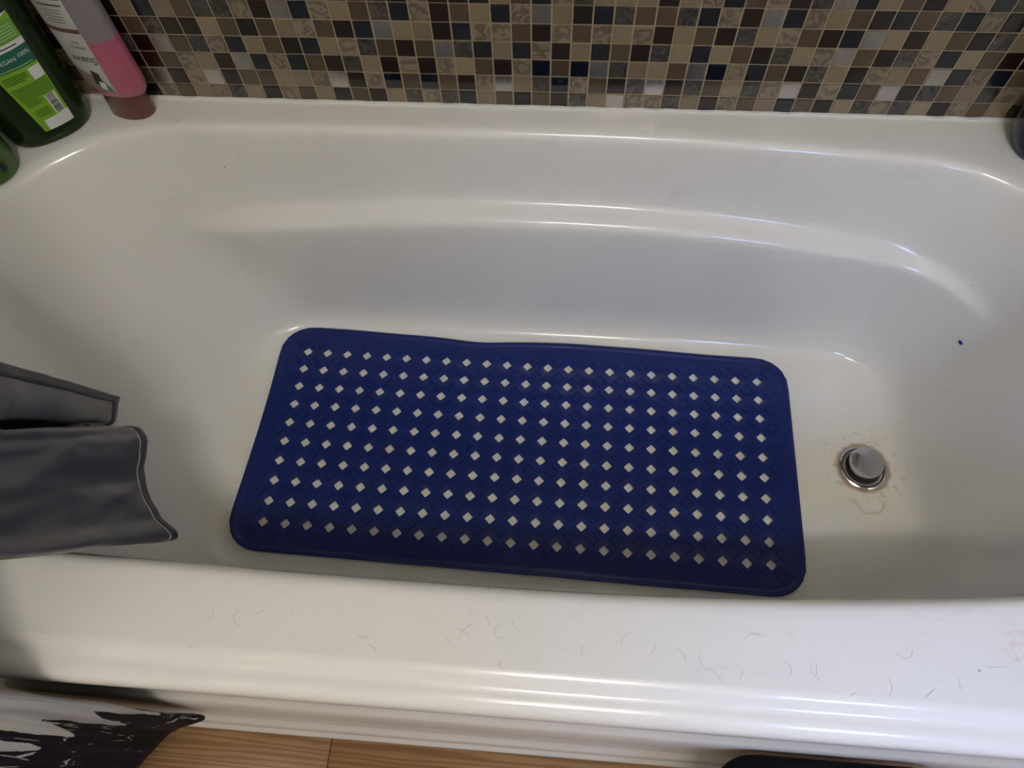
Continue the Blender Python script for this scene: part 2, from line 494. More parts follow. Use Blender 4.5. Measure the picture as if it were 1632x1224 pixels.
tb = tag(boxobj('caulk_bead', (XL+0.002, XR-0.002, -0.0030, -0.0006, ZD+0.0001, ZD+0.0026), M_CAULK, tub), None)
bm = bmesh.new(); bm.from_mesh(tb.data)
bmesh.ops.subdivide_edges(bm, edges=[e for e in bm.edges if abs(e.verts[0].co.x-e.verts[1].co.x) > 0.1], cuts=220)
for v in bm.verts:
    nz = noise.noise(Vector((v.co.x*45, 3.1, v.co.z*9)))
    if v.co.y < -0.002: v.co.y += -0.0012 + 0.0025*nz
    if v.co.z > ZD+0.002: v.co.z += 0.0014*nz
bm.to_mesh(tb.data); bm.free()

# drain
DZ = ZD-0.375
dr = lathe('drain_flange', [(0.0372, 0.0), (0.0368, 0.0022), (0.0345, 0.0034), (0.0315, 0.0026), (0.0285, -0.0005), (0.0275, -0.0035)], M_CHROME, tub, 48, loc=(DRAIN[0], DRAIN[1], DZ+0.0006), cap=False)
lathe('drain_shade_disc', [(0.0276, 0.0006), (0.0274, 0.0009)], M_BLACK, dr, 40, loc=(DRAIN[0], DRAIN[1], DZ))  # flat black disc, paints the shade inside the drain opening
st = lathe('drain_stopper', [(0.0235, 0.0), (0.0255, 0.002), (0.0258, 0.0095), (0.0248, 0.0118), (0.0215, 0.0128), (0.0100, 0.0132)], M_CHROME, tub, 48, loc=(DRAIN[0]-0.001, DRAIN[1]+0.002, DZ+0.010))
lathe('stopper_post', [(0.007, 0.0), (0.007, 0.013)], M_CHROME, st, 20, loc=(DRAIN[0]-0.001, DRAIN[1]+0.002, DZ+0.0005))
# ------------------------------------------------------------------ bath mat
def mat_rubber():
    t = NT('blue_vinyl'); v = t.coord('Object')
    t.color(t.mix(t.noise(v, 25.0, 4), (0.0045, 0.013, 0.100), (0.006, 0.018, 0.135)))
    t.set(Roughness=0.28, Specular_IOR_Level=0.32, Coat_Weight=0.12, Coat_Roughness=0.12)
    t.bump(t.noise(v, 420.0, 2), 0.12, 0.0006)
    return t.m
M_MAT = mat_rubber()
SX, SY = 0.03555, 0.03440
mroot = empty('bath_mat', (-0.025, -0.3668, ZD-0.375), math.radians(-1.15))
tag(mroot, 'blue vinyl bath mat with rows of diamond holes, lying on the tub bottom', 'bath mat')
HW, HH, CR = 0.440, 0.201, 0.052
def mat_z(x, y):
    e = max(0.0, (abs(y)-0.165)/0.036)
    z = 0.0022*e*noise.noise(Vector((x*9, 5.0 if y > 0 else 1.0, 0)))
    z += 0.004*max(0.0, (-x-0.38)/0.06)**2
    return max(z, -0.0004) + 0.0022 + 0.0034*max(0.0, min(1.0, (math.hypot(max(0, abs(x)-0.37)/0.07, max(0, abs(y)-0.155)/0.046))))**2
bm = bmesh.new(); cache = {}
def bv(x, y):
    k = (round(x, 6), round(y, 6))
    if k not in cache:
        cache[k] = bm.verts.new((x, y, mat_z(x, y)))
    return cache[k]
hd = 0.0086
for i in range(23):
    for j in range(10):
        cx, cy = (i-11)*SX, (4.5-j)*SY
        x0, x1, y0, y1 = cx-SX/2, cx+SX/2, cy-SY/2, cy+SY/2
        E = [(x1, cy), (cx, y1), (x0, cy), (cx, y0)]
        Cc = [(x1, y1), (x0, y1), (x0, y0), (x1, y0)]
        D = []   # diamond with clipped corners: two verts at each tip
        cl = 0.0008
        D = [[(cx+hd-cl, cy-cl), (cx+hd-cl, cy+cl)], [(cx+cl, cy+hd-cl), (cx-cl, cy+hd-cl)],
             [(cx-hd+cl, cy+cl), (cx-hd+cl, cy-cl)], [(cx-cl, cy-hd+cl), (cx+cl, cy-hd+cl)]]
        for q in range(4):
            a, b = q, (q+1) % 4
            f = [E[a], Cc[q], E[b], D[b][0], D[a][1]]
            bm.faces.new([bv(*p) for p in f])
            bm.faces.new([bv(*E[a]), bv(*D[a][1]), bv(*D[a][0])])
# border from the perforated field to the rounded outline
gx, gy = 11.5*SX, 5*SY
def field_pts():
    pts = []
    nx, ny = 46, 20
    for i in range(nx): pts.append((-gx + 2*gx*i/nx, -gy))
    for i in range(ny): pts.append((gx, -gy + 2*gy*i/ny))
    for i in range(nx): pts.append((gx - 2*gx*i/nx, gy))
    for i in range(ny): pts.append((-gx, gy - 2*gy*i/ny))
    return pts
def outline(p, inset):
    x, y = p
    hw, hh, r = HW-inset, HH-inset, CR-inset
    # push outward from the field to the rounded rectangle
    sx = x/gx; sy = y/gy
    X, Y = (sx*hw, sy*hh)
    ax, ay = abs(X), abs(Y)
    if ax > hw-r and ay > hh-r:
        m = max((ax-(hw-r))/r, (ay-(hh-r))/r)
        dx, dy = ax-(hw-r), ay-(hh-r); L = math.hypot(dx, dy) or 1
        ax, ay = hw-r + dx/L*r*m, hh-r + dy/L*r*m
        X, Y = math.copysign(ax, X), math.copysign(ay, Y)
    if Y > 0: Y += 0.0022*math.sin(X*13)*min(1, (Y/hh)**6) - 0.004*math.exp(-((X+0.09)/0.05)**2)*(Y/hh)**6
    if X < 0: X += 0.004*math.sin(Y*9+1)
    return X, Y
fp = field_pts()
rings = [[bv(*p) for p in fp]]
for ins in (0.012, 0.0065, 0.005, 0.0015, 0.0):
    rg = []
    for p in fp:
        X, Y = outline(p, ins)
        z = mat_z(X, Y) + (0.0010 if ins in (0.005, 0.0015) else 0.0)
        rg.append(bm.verts.new((X, Y, z)))
    rings.append(rg)
for a, b in zip(rings[:-1], rings[1:]):
    for i in range(len(fp)):
        j = (i+1) % len(fp)
        bm.faces.new((a[i], b[i], b[j], a[j]))
bmesh.ops.recalc_face_normals(bm, faces=bm.faces)
if sum(f.normal.z for f in bm.faces) < 0:
    bmesh.ops.reverse_faces(bm, faces=bm.faces)
me = bpy.data.meshes.new('mat_sheet'); bm.to_mesh(me); bm.free()
me.materials.append(M_MAT)
me.polygons.foreach_set('use_smooth', [True]*len(me.polygons))
ms = bpy.data.objects.new('mat_sheet', me); link(ms, mroot)
so = ms.modifiers.new('thickness', 'SOLIDIFY'); so.thickness = 0.0028; so.offset = 1.0
bvl = ms.modifiers.new('edge', 'BEVEL'); bvl.width = 0.0006; bvl.segments = 2; bvl.limit_method = 'ANGLE'; bvl.angle_limit = math.radians(50)
# raised diamond frames between the holes (moulded in one with the sheet)
V = []; F = []
def frame(cx, cy, r0, r1, h):
    z = mat_z(cx, cy) + 0.0027; b = len(V)
    for rr, zz in ((r1+0.0008, 0), (r1, h), (r0, h), (r0-0.0008, 0)):
        for k in range(4):
            a = k*math.pi/2
            V.append((cx + rr*math.cos(a), cy + rr*math.sin(a), z+zz))
    for q in range(3):
        for k in range(4):
            F.append((b+q*4+k, b+q*4+(k+1) % 4, b+(q+1)*4+(k+1) % 4, b+(q+1)*4+k))
for i in range(24):
    for j in range(11):
        frame((i-11.5)*SX, (5-j)*SY, 0.0092, 0.0116, 0.0013)
fr = mesh('raised_diamonds', V, F, M_MAT, mroot, False); fr['kind'] = 'stuff'
fixn(fr)
# ------------------------------------------------------------------ bottles
def make_surf(a, b, expo, prof):
    def sc_(z):
        for (r0, z0), (r1, z1) in zip(prof[:-1], prof[1:]):
            if z0 <= z <= z1 and z1 > z0:
                return r0 + (r1-r0)*(z-z0)/(z1-z0)
        return prof[-1][0]
    def surf(u, z, off):
        s = sc_(z)
        t = min(0.999, abs(u)/(a*s))
        return (u, -b*s*(1-t**expo)**(1.0/expo) - off, z)
    return surf
def patch(name, surf, quad, mat, parent, off, n=10, m=4):
    """quad: four (u, z) corners bl, br, tr, tl"""
    V = []; F = []
    for j in range(m+1):
        t = j/m
        for i in range(n+1):
            s = i/n
            u = (quad[0][0]*(1-s)+quad[1][0]*s)*(1-t) + (quad[3][0]*(1-s)+quad[2][0]*s)*t
            z = (quad[0][1]*(1-s)+quad[1][1]*s)*(1-t) + (quad[3][1]*(1-s)+quad[2][1]*s)*t
            V.append(surf(u, z, off))
    for j in range(m):
        for i in range(n):
            a = j*(n+1)+i
            F.append((a, a+1, a+n+2, a+n+1))
    return mesh(name, V, F, mat, parent)
def text(name, body, size, surf, u, z, mat, parent, off, flip=False, slant=0.0, shear=0.0):
    cu = bpy.data.curves.new('lettering', 'FONT')
    cu.body = body; cu.size = size; cu.align_x = 'CENTER'; cu.align_y = 'CENTER'; cu.shear = shear
    cu.resolution_u = 3
    tmp = bpy.data.objects.new('lettering_tmp', cu); C.objects.link(tmp)
    bpy.context.view_layer.update()
    me = bpy.data.meshes.new_from_object(tmp.evaluated_get(bpy.context.evaluated_depsgraph_get()))
    bpy.data.objects.remove(tmp)
    sg = -1.0 if flip else 1.0
    cs, sn = math.cos(slant), math.sin(slant)
    for v in me.vertices:
        x, yv = v.co.x*sg, v.co.y*sg
        v.co = surf(u + x*cs - yv*sn, z + x*sn + yv*cs, off)
    me.materials.clear(); me.materials.append(mat)
    o = bpy.data.objects.new(name, me); link(o, parent)
    return o
def bars(name, surf, rects, mat, parent, off):
    V = []; F = []
    for (u0, u1, z0, z1) in rects:
        n = 5; b = len(V)
        for i in range(n+1):
            u = u0 + (u1-u0)*i/n
            V.append(surf(u, z0, off)); V.append(surf(u, z1, off))
        for i in range(n): F.append((b+2*i, b+2*i+2, b+2*i+3, b+2*i+1))
    o = mesh(name, V, F, mat, parent); o['kind'] = 'stuff'
    return o

M_INK = simple('black_ink', (0.02, 0.03, 0.015), 0.5)
M_WHITE = simple('label_white', (0.72, 0.73, 0.72), 0.4)
M_LIME = simple('label_lime', (0.20, 0.42, 0.02), 0.4)
M_LIME2 = simple('label_leaf_green', (0.14, 0.34, 0.035), 0.4)
M_TEAL = simple('label_teal', (0.018, 0.13, 0.075), 0.4)
M_GREENB = NT('dark_green_plastic').set(Roughness=0.14, Specular_IOR_Level=0.28).color((0.008, 0.020, 0.005)).m

# dark green shampoo bottle
g = empty('shampoo_bottle', (-0.705, -0.0640, ZD), math.atan2(0.61, 0.79))
tag(g, 'large dark green plastic bottle with a lime green back label reading VEGAN', 'bottle')
ga, gb, gex = 0.058, 0.041, 2.4
gp = [(0.80,0.0),(0.90,0.0012),(0.965,0.006),(0.99,0.013),(1.01,0.024),(1.05,0.06),(1.10,0.11),(1.14,0.16),(1.16,0.20),(1.14,0.215),(1.06,0.232),(0.94,0.245),(0.66,0.256),(0.32,0.262),(0.26,0.266)]
lathe('bottle_body', gp, M_GREENB, g, 64, ga, gb, expo=gex)
gcap = lathe('cap', [(0.0165,0.264),(0.0165,0.292),(0.015,0.295)], simple('green_cap', (0.03, 0.10, 0.02), 0.35), g, 32)
gs = make_surf(ga, gb, gex, gp)
lb = patch('label', gs, [(-0.006,0.022),(0.035,0.022),(0.0440,0.178),(-0.020,0.178)], M_LIME, g, 0.0004, 14, 10)
patch('leaf_picture', gs, [(-0.0172,0.146),(0.0420,0.146),(0.0434,0.170),(-0.0193,0.170)], M_LIME2, lb, 0.0006, 14, 6)
patch('white_strip', gs, [(-0.0164,0.136),(0.0416,0.138),(0.0420,0.146),(-0.0171,0.145)], M_WHITE, lb, 0.0006, 14, 2)
patch('white_top_edge', gs, [(-0.0193,0.168),(0.030,0.173),(0.0440,0.178),(-0.020,0.178)], M_WHITE, lb, 0.0008, 14, 2)
patch('teal_band', gs, [(-0.0143,0.113),(0.0402,0.113),(0.0416,0.138),(-0.0164,0.136)], M_TEAL, lb, 0.0006, 14, 4)
patch('white_foot', gs, [(0.001,0.0225),(0.0345,0.0225),(0.0358,0.040),(0.0015,0.038)], M_WHITE, lb, 0.0006, 10, 3)
patch('blank_square', gs, [(0.0240,0.0925),(0.0385,0.0925),(0.0393,0.109),(0.0240,0.109)], M_WHITE, lb, 0.0006, 8, 3)
patch('barcode_field', gs, [(0.0205,0.040),(0.0328,0.040),(0.0345,0.069),(0.0205,0.069)], M_WHITE, lb, 0.0006, 8, 3)
patch('green_leaf', gs, [(-0.015,0.147),(0.002,0.147),(0.008,0.160),(-0.013,0.165)], simple('leaf_dark', (0.015, 0.06, 0.02), 0.5), lb, 0.0009, 8, 3)
bz = []; z = 0.0415; rb = random.Random(5)
while z < 0.0675:
    h = rb.choice((0.0004, 0.0008, 0.0012)); bz.append((0.0222, 0.0318, z, z+h)); z += h + rb.choice((0.0005, 0.0009))
bars('barcode', gs, bz, M_INK, lb, 0.0009)
ln = []
for k in range(12):
    zz = 0.0895 - k*0.0025
    ln.append((-0.0095+0.0005*k, 0.0370 if zz > 0.07 else 0.017 - 0.002*(k % 3), zz, zz+0.0010))
for k in range(4):
    ln.append((-0.0105, 0.0205 - 0.006*(k == 3), 0.106-k*0.0028, 0.1072-k*0.0028))
for k in range(4):
    ln.append((-0.003+0.0006*k, 0.017, 0.0535-k*0.0030, 0.0546-k*0.0030))
bars('small_print', gs, ln, simple('dark_green_ink', (0.03, 0.09, 0.01), 0.5), lb, 0.0007)
bars('small_print', gs, [(-0.015, 0.032, 0.1405, 0.1420)], M_INK, lb, 0.0009)
bars('small_print', gs, [(-0.012, 0.036, 0.1150, 0.1160)] + [(0.010, 0.039, 0.150+k*0.0035, 0.1512+k*0.0035) for k in range(5)], simple('pale_ink', (0.35, 0.55, 0.30), 0.5), lb, 0.0008)
text('lettering', 'VEGAN', 0.0075, gs, 0.0085, 0.1262, M_WHITE, lb, 0.0009)
text('lettering', '100%', 0.0072, gs, 0.0315, 0.1280, M_WHITE, lb, 0.0009)

# pink body wash bottle standing on its cap
def mat_pink():
    t = NT('pink_translucent'); v = t.coord('Object')
    sx = t.n('ShaderNodeSeparateXYZ'); t.l(v, sx.inputs[0])
    lvl = t.math('ADD', sx.outputs[2], t.math('MULTIPLY', t.math('SUBTRACT', t.noise(v, 40.0, 3), 0.5), 0.012))
    f = t.ramp(lvl, (0.118, 0.128))
    t.color(t.mix(f, (0.42, 0.105, 0.175), (0.23, 0.20, 0.215)))
    t.set(Roughness=0.25, Subsurface_Weight=0.25, Subsurface_Scale=0.01, Coat_Weight=0.25)
    t.b.inputs['Subsurface Radius'].default_value = (1.0, 0.4, 0.4)
    return t.m
pz = empty('body_wash_bottle', (-0.595, -0.0285, ZD), math.radians(-9))
tag(pz, 'pink body wash bottle standing upside down on its brown cap against the tiles', 'bottle')
pa, pb, pex = 0.0445, 0.0225, 2.2
pp = [(0.70,0.034),(0.84,0.0365),(0.93,0.042),(0.985,0.052),(1.0,0.066),(1.0,0.17),(0.98,0.20),(0.90,0.222),(0.70,0.236),(0.3,0.240)]
lathe('bottle_body', pp, mat_pink(), pz, 56, pa, pb, expo=pex)
lathe('cap', [(0.92,0.0),(0.97,0.0015),(0.97,0.003),(0.90,0.033),(0.88,0.0365)], NT('brown_cap').set(Roughness=0.3, Coat_Weight=0.3).color((0.135, 0.052, 0.035)).m, pz, 48, 0.034, 0.0215, expo=2.2)
psf = make_surf(pa, pb, pex, pp)
M_CREAM = simple('label_cream', (0.50, 0.49, 0.46), 0.45)
lb2 = patch('label', psf, [(-0.033,0.050),(0.0125,0.047),(0.0170,0.195),(-0.036,0.195)], M_CREAM, pz, 0.0004, 12, 10)
patch('brown_band', psf, [(-0.0345,0.137),(0.0150,0.1365),(0.0152,0.1425),(-0.0345,0.1425)], simple('label_brown', (0.12, 0.065, 0.035), 0.45), lb2, 0.0007, 10, 2)
patch('coconut_picture', psf, [(-0.0328,0.0505),(0.0122,0.0475),(0.004,0.070),(-0.033,0.084)], simple('label_taupe', (0.24, 0.21, 0.17), 0.45), lb2, 0.0007, 10, 3)
patch('coconut', psf, [(-0.010,0.061),(0.001,0.058),(0.004,0.078),(-0.006,0.083)], simple('label_dark_brown', (0.03, 0.02, 0.015), 0.45), lb2, 0.0010, 6, 3)
patch('flower', psf, [(-0.004,0.054),(0.004,0.053),(0.005,0.064),(-0.003,0.066)], M_WHITE, lb2, 0.0012, 6, 3)
patch('green_leaf', psf, [(0.004,0.050),(0.0110,0.0485),(0.0100,0.058),(0.005,0.060)], simple('label_leaf', (0.10, 0.16, 0.05), 0.45), lb2, 0.0010, 4, 2)
text('lettering', 'Suave', 0.0155, psf, -0.0030, 0.098, M_INK, lb2, 0.0010, flip=True, shear=0.15)
text('lettering', 'VANILLA', 0.0058, psf, -0.0010, 0.1165, M_INK, lb2, 0.0010, flip=True)
text('lettering', 'SILK', 0.0058, psf, -0.0010, 0.1235, M_INK, lb2, 0.0010, flip=True)
bars('small_print', psf, [(-0.020+0.002*(k % 2), 0.006, 0.150+k*0.004, 0.1510+k*0.004) for k in range(5)] + [(-0.022, 0.012, 0.172, 0.1745), (-0.024, 0.015, 0.180, 0.1835)], simple('grey_ink', (0.10, 0.09, 0.08), 0.5), lb2, 0.0008)

# small light green bottle at the tub corner
s = empty('conditioner_bottle', (-0.752, -0.1535, ZD), math.radians(55))
tag(s, 'light green translucent bottle with a lime label beside the dark green bottle', 'bottle')
sp_ = [(0.82,0.0),(0.93,0.0015),(0.985,0.008),(1.0,0.02),(0.99,0.05),(0.93,0.10),(0.86,0.14),(0.70,0.152),(0.40,0.158)]
sa, sb = 0.037, 0.035
lathe('bottle_body', sp_, NT('leaf_green_plastic').set(Roughness=0.2, Subsurface_Weight=0.2, Subsurface_Scale=0.01).color((0.055, 0.125, 0.018)).m, s, 48, sa, sb)
lathe('cap', [(0.014,0.156),(0.014,0.178),(0.012,0.181)], simple('white_cap', (0.6, 0.6, 0.58), 0.4), s, 28)
ssf = make_surf(sa, sb, 2.0, sp_)
lb3 = patch('label', ssf, [(-0.026,0.040),(0.010,0.036),(0.018,0.12),(-0.028,0.12)], simple('label_yellow_green', (0.24, 0.42, 0.06), 0.4), s, 0.0004, 12, 6)
patch('navy_dot', ssf, [(0.006,0.014),(0.014,0.015),(0.014,0.027),(0.006,0.026)], simple('navy_print', (0.008, 0.015, 0.03), 0.3), s, 0.0004, 6, 3)

# navy bottle in the other corner
nb = empty('navy_bottle', (0.657, -0.0525, ZD), 0)
tag(nb, 'dark navy glossy plastic bottle on the deck corner beside the tiled wall', 'bottle')
lathe('bottle_body', [(0.80,0.0),(0.92,0.0015),(1.02,0.008),(1.14,0.022),(1.20,0.045),(1.16,0.10),(1.06,0.15),(0.9,0.17),(0.6,0.185),(0.3,0.19)],
      NT('navy_plastic').set(Roughness=0.10, Specular_IOR_Level=0.28).color((0.006, 0.008, 0.026)).m, nb, 56, 0.0500, 0.0385, expo=2.6)
lathe('cap', [(0.016,0.188),(0.016,0.212),(0.014,0.215)], simple('black_cap', (0.01, 0.01, 0.012), 0.3), nb, 28)
# ------------------------------------------------------------------ curtains
ROD_Y, ROD_Z = -0.742, ZD+1.46
rod = empty('shower_rod', ((XL+XR)/2, ROD_Y, ROD_Z))
tag(rod, 'chrome shower curtain rod spanning the tub alcove above the front rim', 'curtain rod')
def cyl_x(name, x0, x1, r, mat, parent):
    V = []; F = []; n_ = 24
    for x in (x0, x1):
        for i in range(n_):
            a = 2*math.pi*i/n_; V.append((x, r*math.cos(a), r*math.sin(a)))
    for i in range(n_):
        F.append((i, (i+1) % n_, n_+(i+1) % n_, n_+i))
    F.append(tuple(reversed(range(n_)))); F.append(tuple(range(n_, 2*n_)))
    return fixn(mesh(name, V, F, mat, parent, True, 40))
hl = (XR-XL)/2
cyl_x('rod_tube', -hl+0.002, hl-0.002, 0.0125, M_CHROME, rod)
cyl_x('end_flange', -hl+0.001, -hl+0.012, 0.03, M_CHROME, rod)
cyl_x('end_flange', hl-0.012, hl-0.001, 0.03, M_CHROME, rod)

def catmull(P_, t):
    n_ = len(P_)-1; i = min(int(t), n_-1); f = t-i
    p0, p1, p2, p3 = P_[max(i-1, 0)], P_[i], P_[i+1], P_[min(i+2, n_)]
    return 0.5*((2*p1) + (p2-p0)*f + (2*p0-5*p1+4*p2-p3)*f*f + (3*p1-p0-3*p2+p3)*f*f*f)
class Sheet:
    """cloth through hem curve, middle curve and top curve (lists of Vectors)"""
    def __init__(self, hem, mid, top):
        self.h = [Vector(a) for a in hem]; self.m = [Vector(a) for a in mid]; self.t = [Vector(a) for a in top]
        self.n = len(hem)-1
    def at(self, u, v):
        h, m, t = catmull(self.h, u), catmull(self.m, u), catmull(self.t, u)
        if v < 0.35:
            q = h.lerp(m, v/0.35)
        else:
            k = (v-0.35)/0.65; k2 = k*k*(3-2*k)*0.35 + k*0.65
            q = m.lerp(t, k); q.y = m.y + (t.y-m.y)*k2
            # keep the lower slope going for a little while
            e = (m-h)/0.35*0.65
            w_ = max(0.0, 1-k*2.5)**2*k
            q = q + Vector((0, e.y*w_*0.5, 0))
        return q
    def build(self, name, mat, parent, u0, u1, v0, v1, nu, nv, wr=0.0, thick=0.0008, off=0.0, uvs=True):
        V = []; F = []; uv = []
        for j in range(nv+1):
            v = v0 + (v1-v0)*j/nv
            for i in range(nu+1):
                u = u0 + (u1-u0)*i/nu
                q = self.at(u, v)
                du = self.at(min(u+0.02, self.n), v) - self.at(max(u-0.02, 0), v)
                dv = self.at(u, min(v+0.01, 1)) - self.at(u, max(v-0.01, 0))
                nn = du.cross(dv); nn = nn.normalized() if nn.length > 1e-9 else Vector((1, 0, 0))
                d = wr*(noise.noise(Vector((u*0.9, v*9, 2.0))) + 0.35*noise.noise(Vector((u*1.7+v*6, v*22, 7.0))))
                V.append(q + nn*(d+off)); uv.append((u, v))
        for j in range(nv):
            for i in range(nu):
                a = j*(nu+1)+i
                F.append((a, a+1, a+nu+2, a+nu+1))
        o = mesh(name, V, F, mat, parent)
        if uvs:
            ul = o.data.uv_layers.new(name='uv')
            for lp in o.data.loops: ul.data[lp.index].uv = uv[lp.vertex_index]
        sm = o.modifiers.new('thickness', 'SOLIDIFY'); sm.thickness = thick; sm.offset = 0
        return o
def cloth_mat(name, c0, c1, rough, sheen):
    t = NT(name); v = t.coord('Object')
    t.color(t.mix(t.noise(v, 18.0, 3), c0, c1))
    t.set(Roughness=rough, Sheen_Weight=sheen, Coat_Weight=0.15, Coat_Roughness=0.3)
    t.bump(t.noise(v, 1200.0, 2), 0.1, 0.0003)
    return t.m
M_LINER = cloth_mat('grey_liner_vinyl', (0.070, 0.068, 0.078), (0.083, 0.080, 0.090), 0.32, 0.0)
M_HEM = cloth_mat('grey_liner_hem', (0.036, 0.035, 0.041), (0.046, 0.045, 0.051), 0.5, 0.0)
M_THREAD = simple('pale_thread', (0.50, 0.47, 0.42), 0.6)
Z = lambda z: ZD+z
lin = empty('shower_curtain_liner', (-0.45, -0.62, ZD-0.1))
tag(lin, 'plain grey shower curtain liner hanging inside the tub, hemmed lower edge', 'curtain')
hem = [(-0.500,-0.622,-0.090),(-0.404,-0.613,-0.100),(-0.426,-0.589,-0.094),(-0.450,-0.560,-0.096),(-0.467,-0.537,-0.100),(-0.474,-0.508,-0.104),(-0.482,-0.486,-0.100),
       (-0.505,-0.478,-0.098),(-0.560,-0.500,-0.098),(-0.553,-0.476,-0.100),(-0.527,-0.470,-0.102),(-0.531,-0.436,-0.100)]
mid = [(-0.470,-0.702,0.15),(-0.400,-0.696,0.15),(-0.410,-0.678,0.15),(-0.418,-0.657,0.15),(-0.424,-0.638,0.15),(-0.432,-0.618,0.15),(-0.441,-0.600,0.15),
       (-0.449,-0.588,0.15),(-0.500,-0.606,0.15),(-0.494,-0.584,0.15),(-0.452,-0.576,0.15),(-0.475,-0.524,0.15)]
top = [(-0.44-0.022*i, ROD_Y + 0.028 + (0.018 if i % 2 else -0.018), 1.44) for i in range(len(hem))]
off = Vector((-0.45, -0.62, ZD-0.1))
mk = lambda L: [Vector((a, b, c+ZD)) - off for a, b, c in L]
S1 = Sheet(mk(hem), mk(mid), mk(top))
S1.build('liner_cloth', M_LINER, lin, 0, S1.n, 0, 1, 132, 70, 0.0035, 0.0009)
S1.build('hem', M_HEM, lin, 0, S1.n, -0.0, 0.020, 132, 2, 0.0035, 0.0030)
S1.build('side_hem', M_HEM, lin, S1.n-0.30, S1.n, 0, 1, 3, 60, 0.0035, 0.0034)
S1.build('stitching', M_THREAD, lin, 0.9, 6.2, 0.0215, 0.0235, 80, 1, 0.0035, 0.0020)

# patterned outer curtain
def mat_print():
    t = NT('leaf_print_fabric')
    uvn = t.n('ShaderNodeUVMap'); uvn.uv_map = 'uv'
    sp = t.n('ShaderNodeSeparateXYZ'); t.l(uvn.outputs[0], sp.inputs[0])
    u, v = sp.outputs[0], sp.outputs[1]
    nz = t.noise(t.coord('Object', (1, 1, 1)), 14.0, 4, 0.6, 0.8)
    big = t.math('ADD', t.math('MULTIPLY', t.math('SUBTRACT', nz, 0.5), 0.10), v)
    # broad painted leaves rising from the hem
    mp = t.n('ShaderNodeMapping'); t.l(uvn.outputs[0], mp.inputs[0]); mp.inputs['Scale'].default_value = (1.5, 9.0, 1.0); mp.inputs['Rotation'].default_value = (0, 0, 0.5)
    wv = t.n('ShaderNodeTexWave', wave_type='BANDS', bands_direction='DIAGONAL'); t.l(mp.outputs[0], wv.inputs['Vector'])
    wv.inputs['Scale'].default_value = 0.55; wv.inputs['Distortion'].default_value = 3.5; wv.inputs['Detail'].default_value = 2.0; wv.inputs['Detail Scale'].default_value = 1.2
    leaf = t.ramp(t.math('SUBTRACT', t.math('ADD', t.math('MULTIPLY', wv.outputs['Fac'], 0.10), t.ramp(u, (3.0, 5.2, 0.09, 0.22))), big), (0.0, 0.008))
    streak = t.n('ShaderNodeTexVoronoi', feature='DISTANCE_TO_EDGE'); mp3 = t.n('ShaderNodeMapping'); t.l(uvn.outputs[0], mp3.inputs[0]); mp3.inputs['Scale'].default_value = (4.5, 11.0, 1.0); mp3.inputs['Rotation'].default_value = (0, 0, 0.35)
    t.l(mp3.outputs[0], streak.inputs['Vector']); streak.inputs['Scale'].default_value = 1.0; streak.inputs['Randomness'].default_value = 1.0
    cut = t.math('MULTIPLY', t.ramp(streak.outputs['Distance'], (0.035, 0.02)), t.ramp(nz, (0.52, 0.57)))
    mask = t.math('MULTIPLY', leaf, t.math('SUBTRACT', 1.0, cut))
    ink = t.mix(t.ramp(t.noise(uvn.outputs[0], 5.0, 3), (0.4, 0.7)), (0.0035, 0.004, 0.009), (0.011, 0.012, 0.028))
    wash = t.mix(t.ramp(t.noise(uvn.outputs[0], 2.2, 3), (0.35, 0.7)), (0.46, 0.46, 0.48), (0.26, 0.26, 0.29))
    t.color(t.mix(mask, wash, ink))
    t.set(Roughness=0.55, Specular_IOR_Level=0.15)
    return t.m
oc = empty('shower_curtain', (-0.46, -0.84, ZD-0.3))
tag(oc, 'pale grey fabric shower curtain with black leaf print hanging outside the tub', 'curtain')
hem2 = [(-0.640,-0.800,-0.30),(-0.560,-0.800,-0.30),(-0.480,-0.796,-0.30),(-0.404,-0.793,-0.300),(-0.444,-0.818,-0.300),(-0.472,-0.856,-0.300),(-0.490,-0.905,-0.30),(-0.560,-0.925,-0.30),(-0.640,-0.915,-0.30)]
mid2 = [(-0.640,-0.800,0.10),(-0.570,-0.792,0.10),(-0.500,-0.787,0.10),(-0.430,-0.786,0.10),(-0.455,-0.806,0.10),(-0.470,-0.842,0.10),(-0.486,-0.885,0.10),(-0.560,-0.900,0.10),(-0.640,-0.885,0.10)]
top2 = [(-0.46-0.03*i, ROD_Y - 0.045 + (0.02 if i % 2 else -0.02), 1.44) for i in range(len(hem2))]
off = Vector((-0.46, -0.84, ZD-0.3))
S2 = Sheet(mk(hem2), mk(mid2), mk(top2))
S2.build('curtain_cloth', mat_print(), oc, 0, S2.n, 0, 1, 110, 90, 0.004, 0.0008)

# ------------------------------------------------------------------ step stool beside the apron
def mat_felt():
    t = NT('black_stool_cover'); v = t.coord('Object')
    t.color((0.004, 0.004, 0.005)); t.set(Roughness=0.9, Specular_IOR_Level=0.1)
    t.bump(t.noise(v, 700.0, 3), 0.5, 0.0008)
    return t.m
stl = empty('step_stool', (0.362, -0.8925, 0))
tag(stl, 'black step stool with rounded top pushed against the tub apron', 'stool')
def rrect(hx, hy, r, n_=10):
    pts = []
    for (cx, cy, a0) in ((hx-r, -hy+r, -90), (hx-r, hy-r, 0), (-hx+r, hy-r, 90), (-hx+r, -hy+r, 180)):
        for i in range(n_+1):
            a = math.radians(a0 + 90*i/n_); pts.append((cx + r*math.cos(a), cy + r*math.sin(a)))
    return pts
V = []; F = []
levels = [(0.004, 0.205), (0.0, 0.210), (0.0, 0.238), (0.003, 0.246), (0.010, 0.250), (0.03, 0.251)]
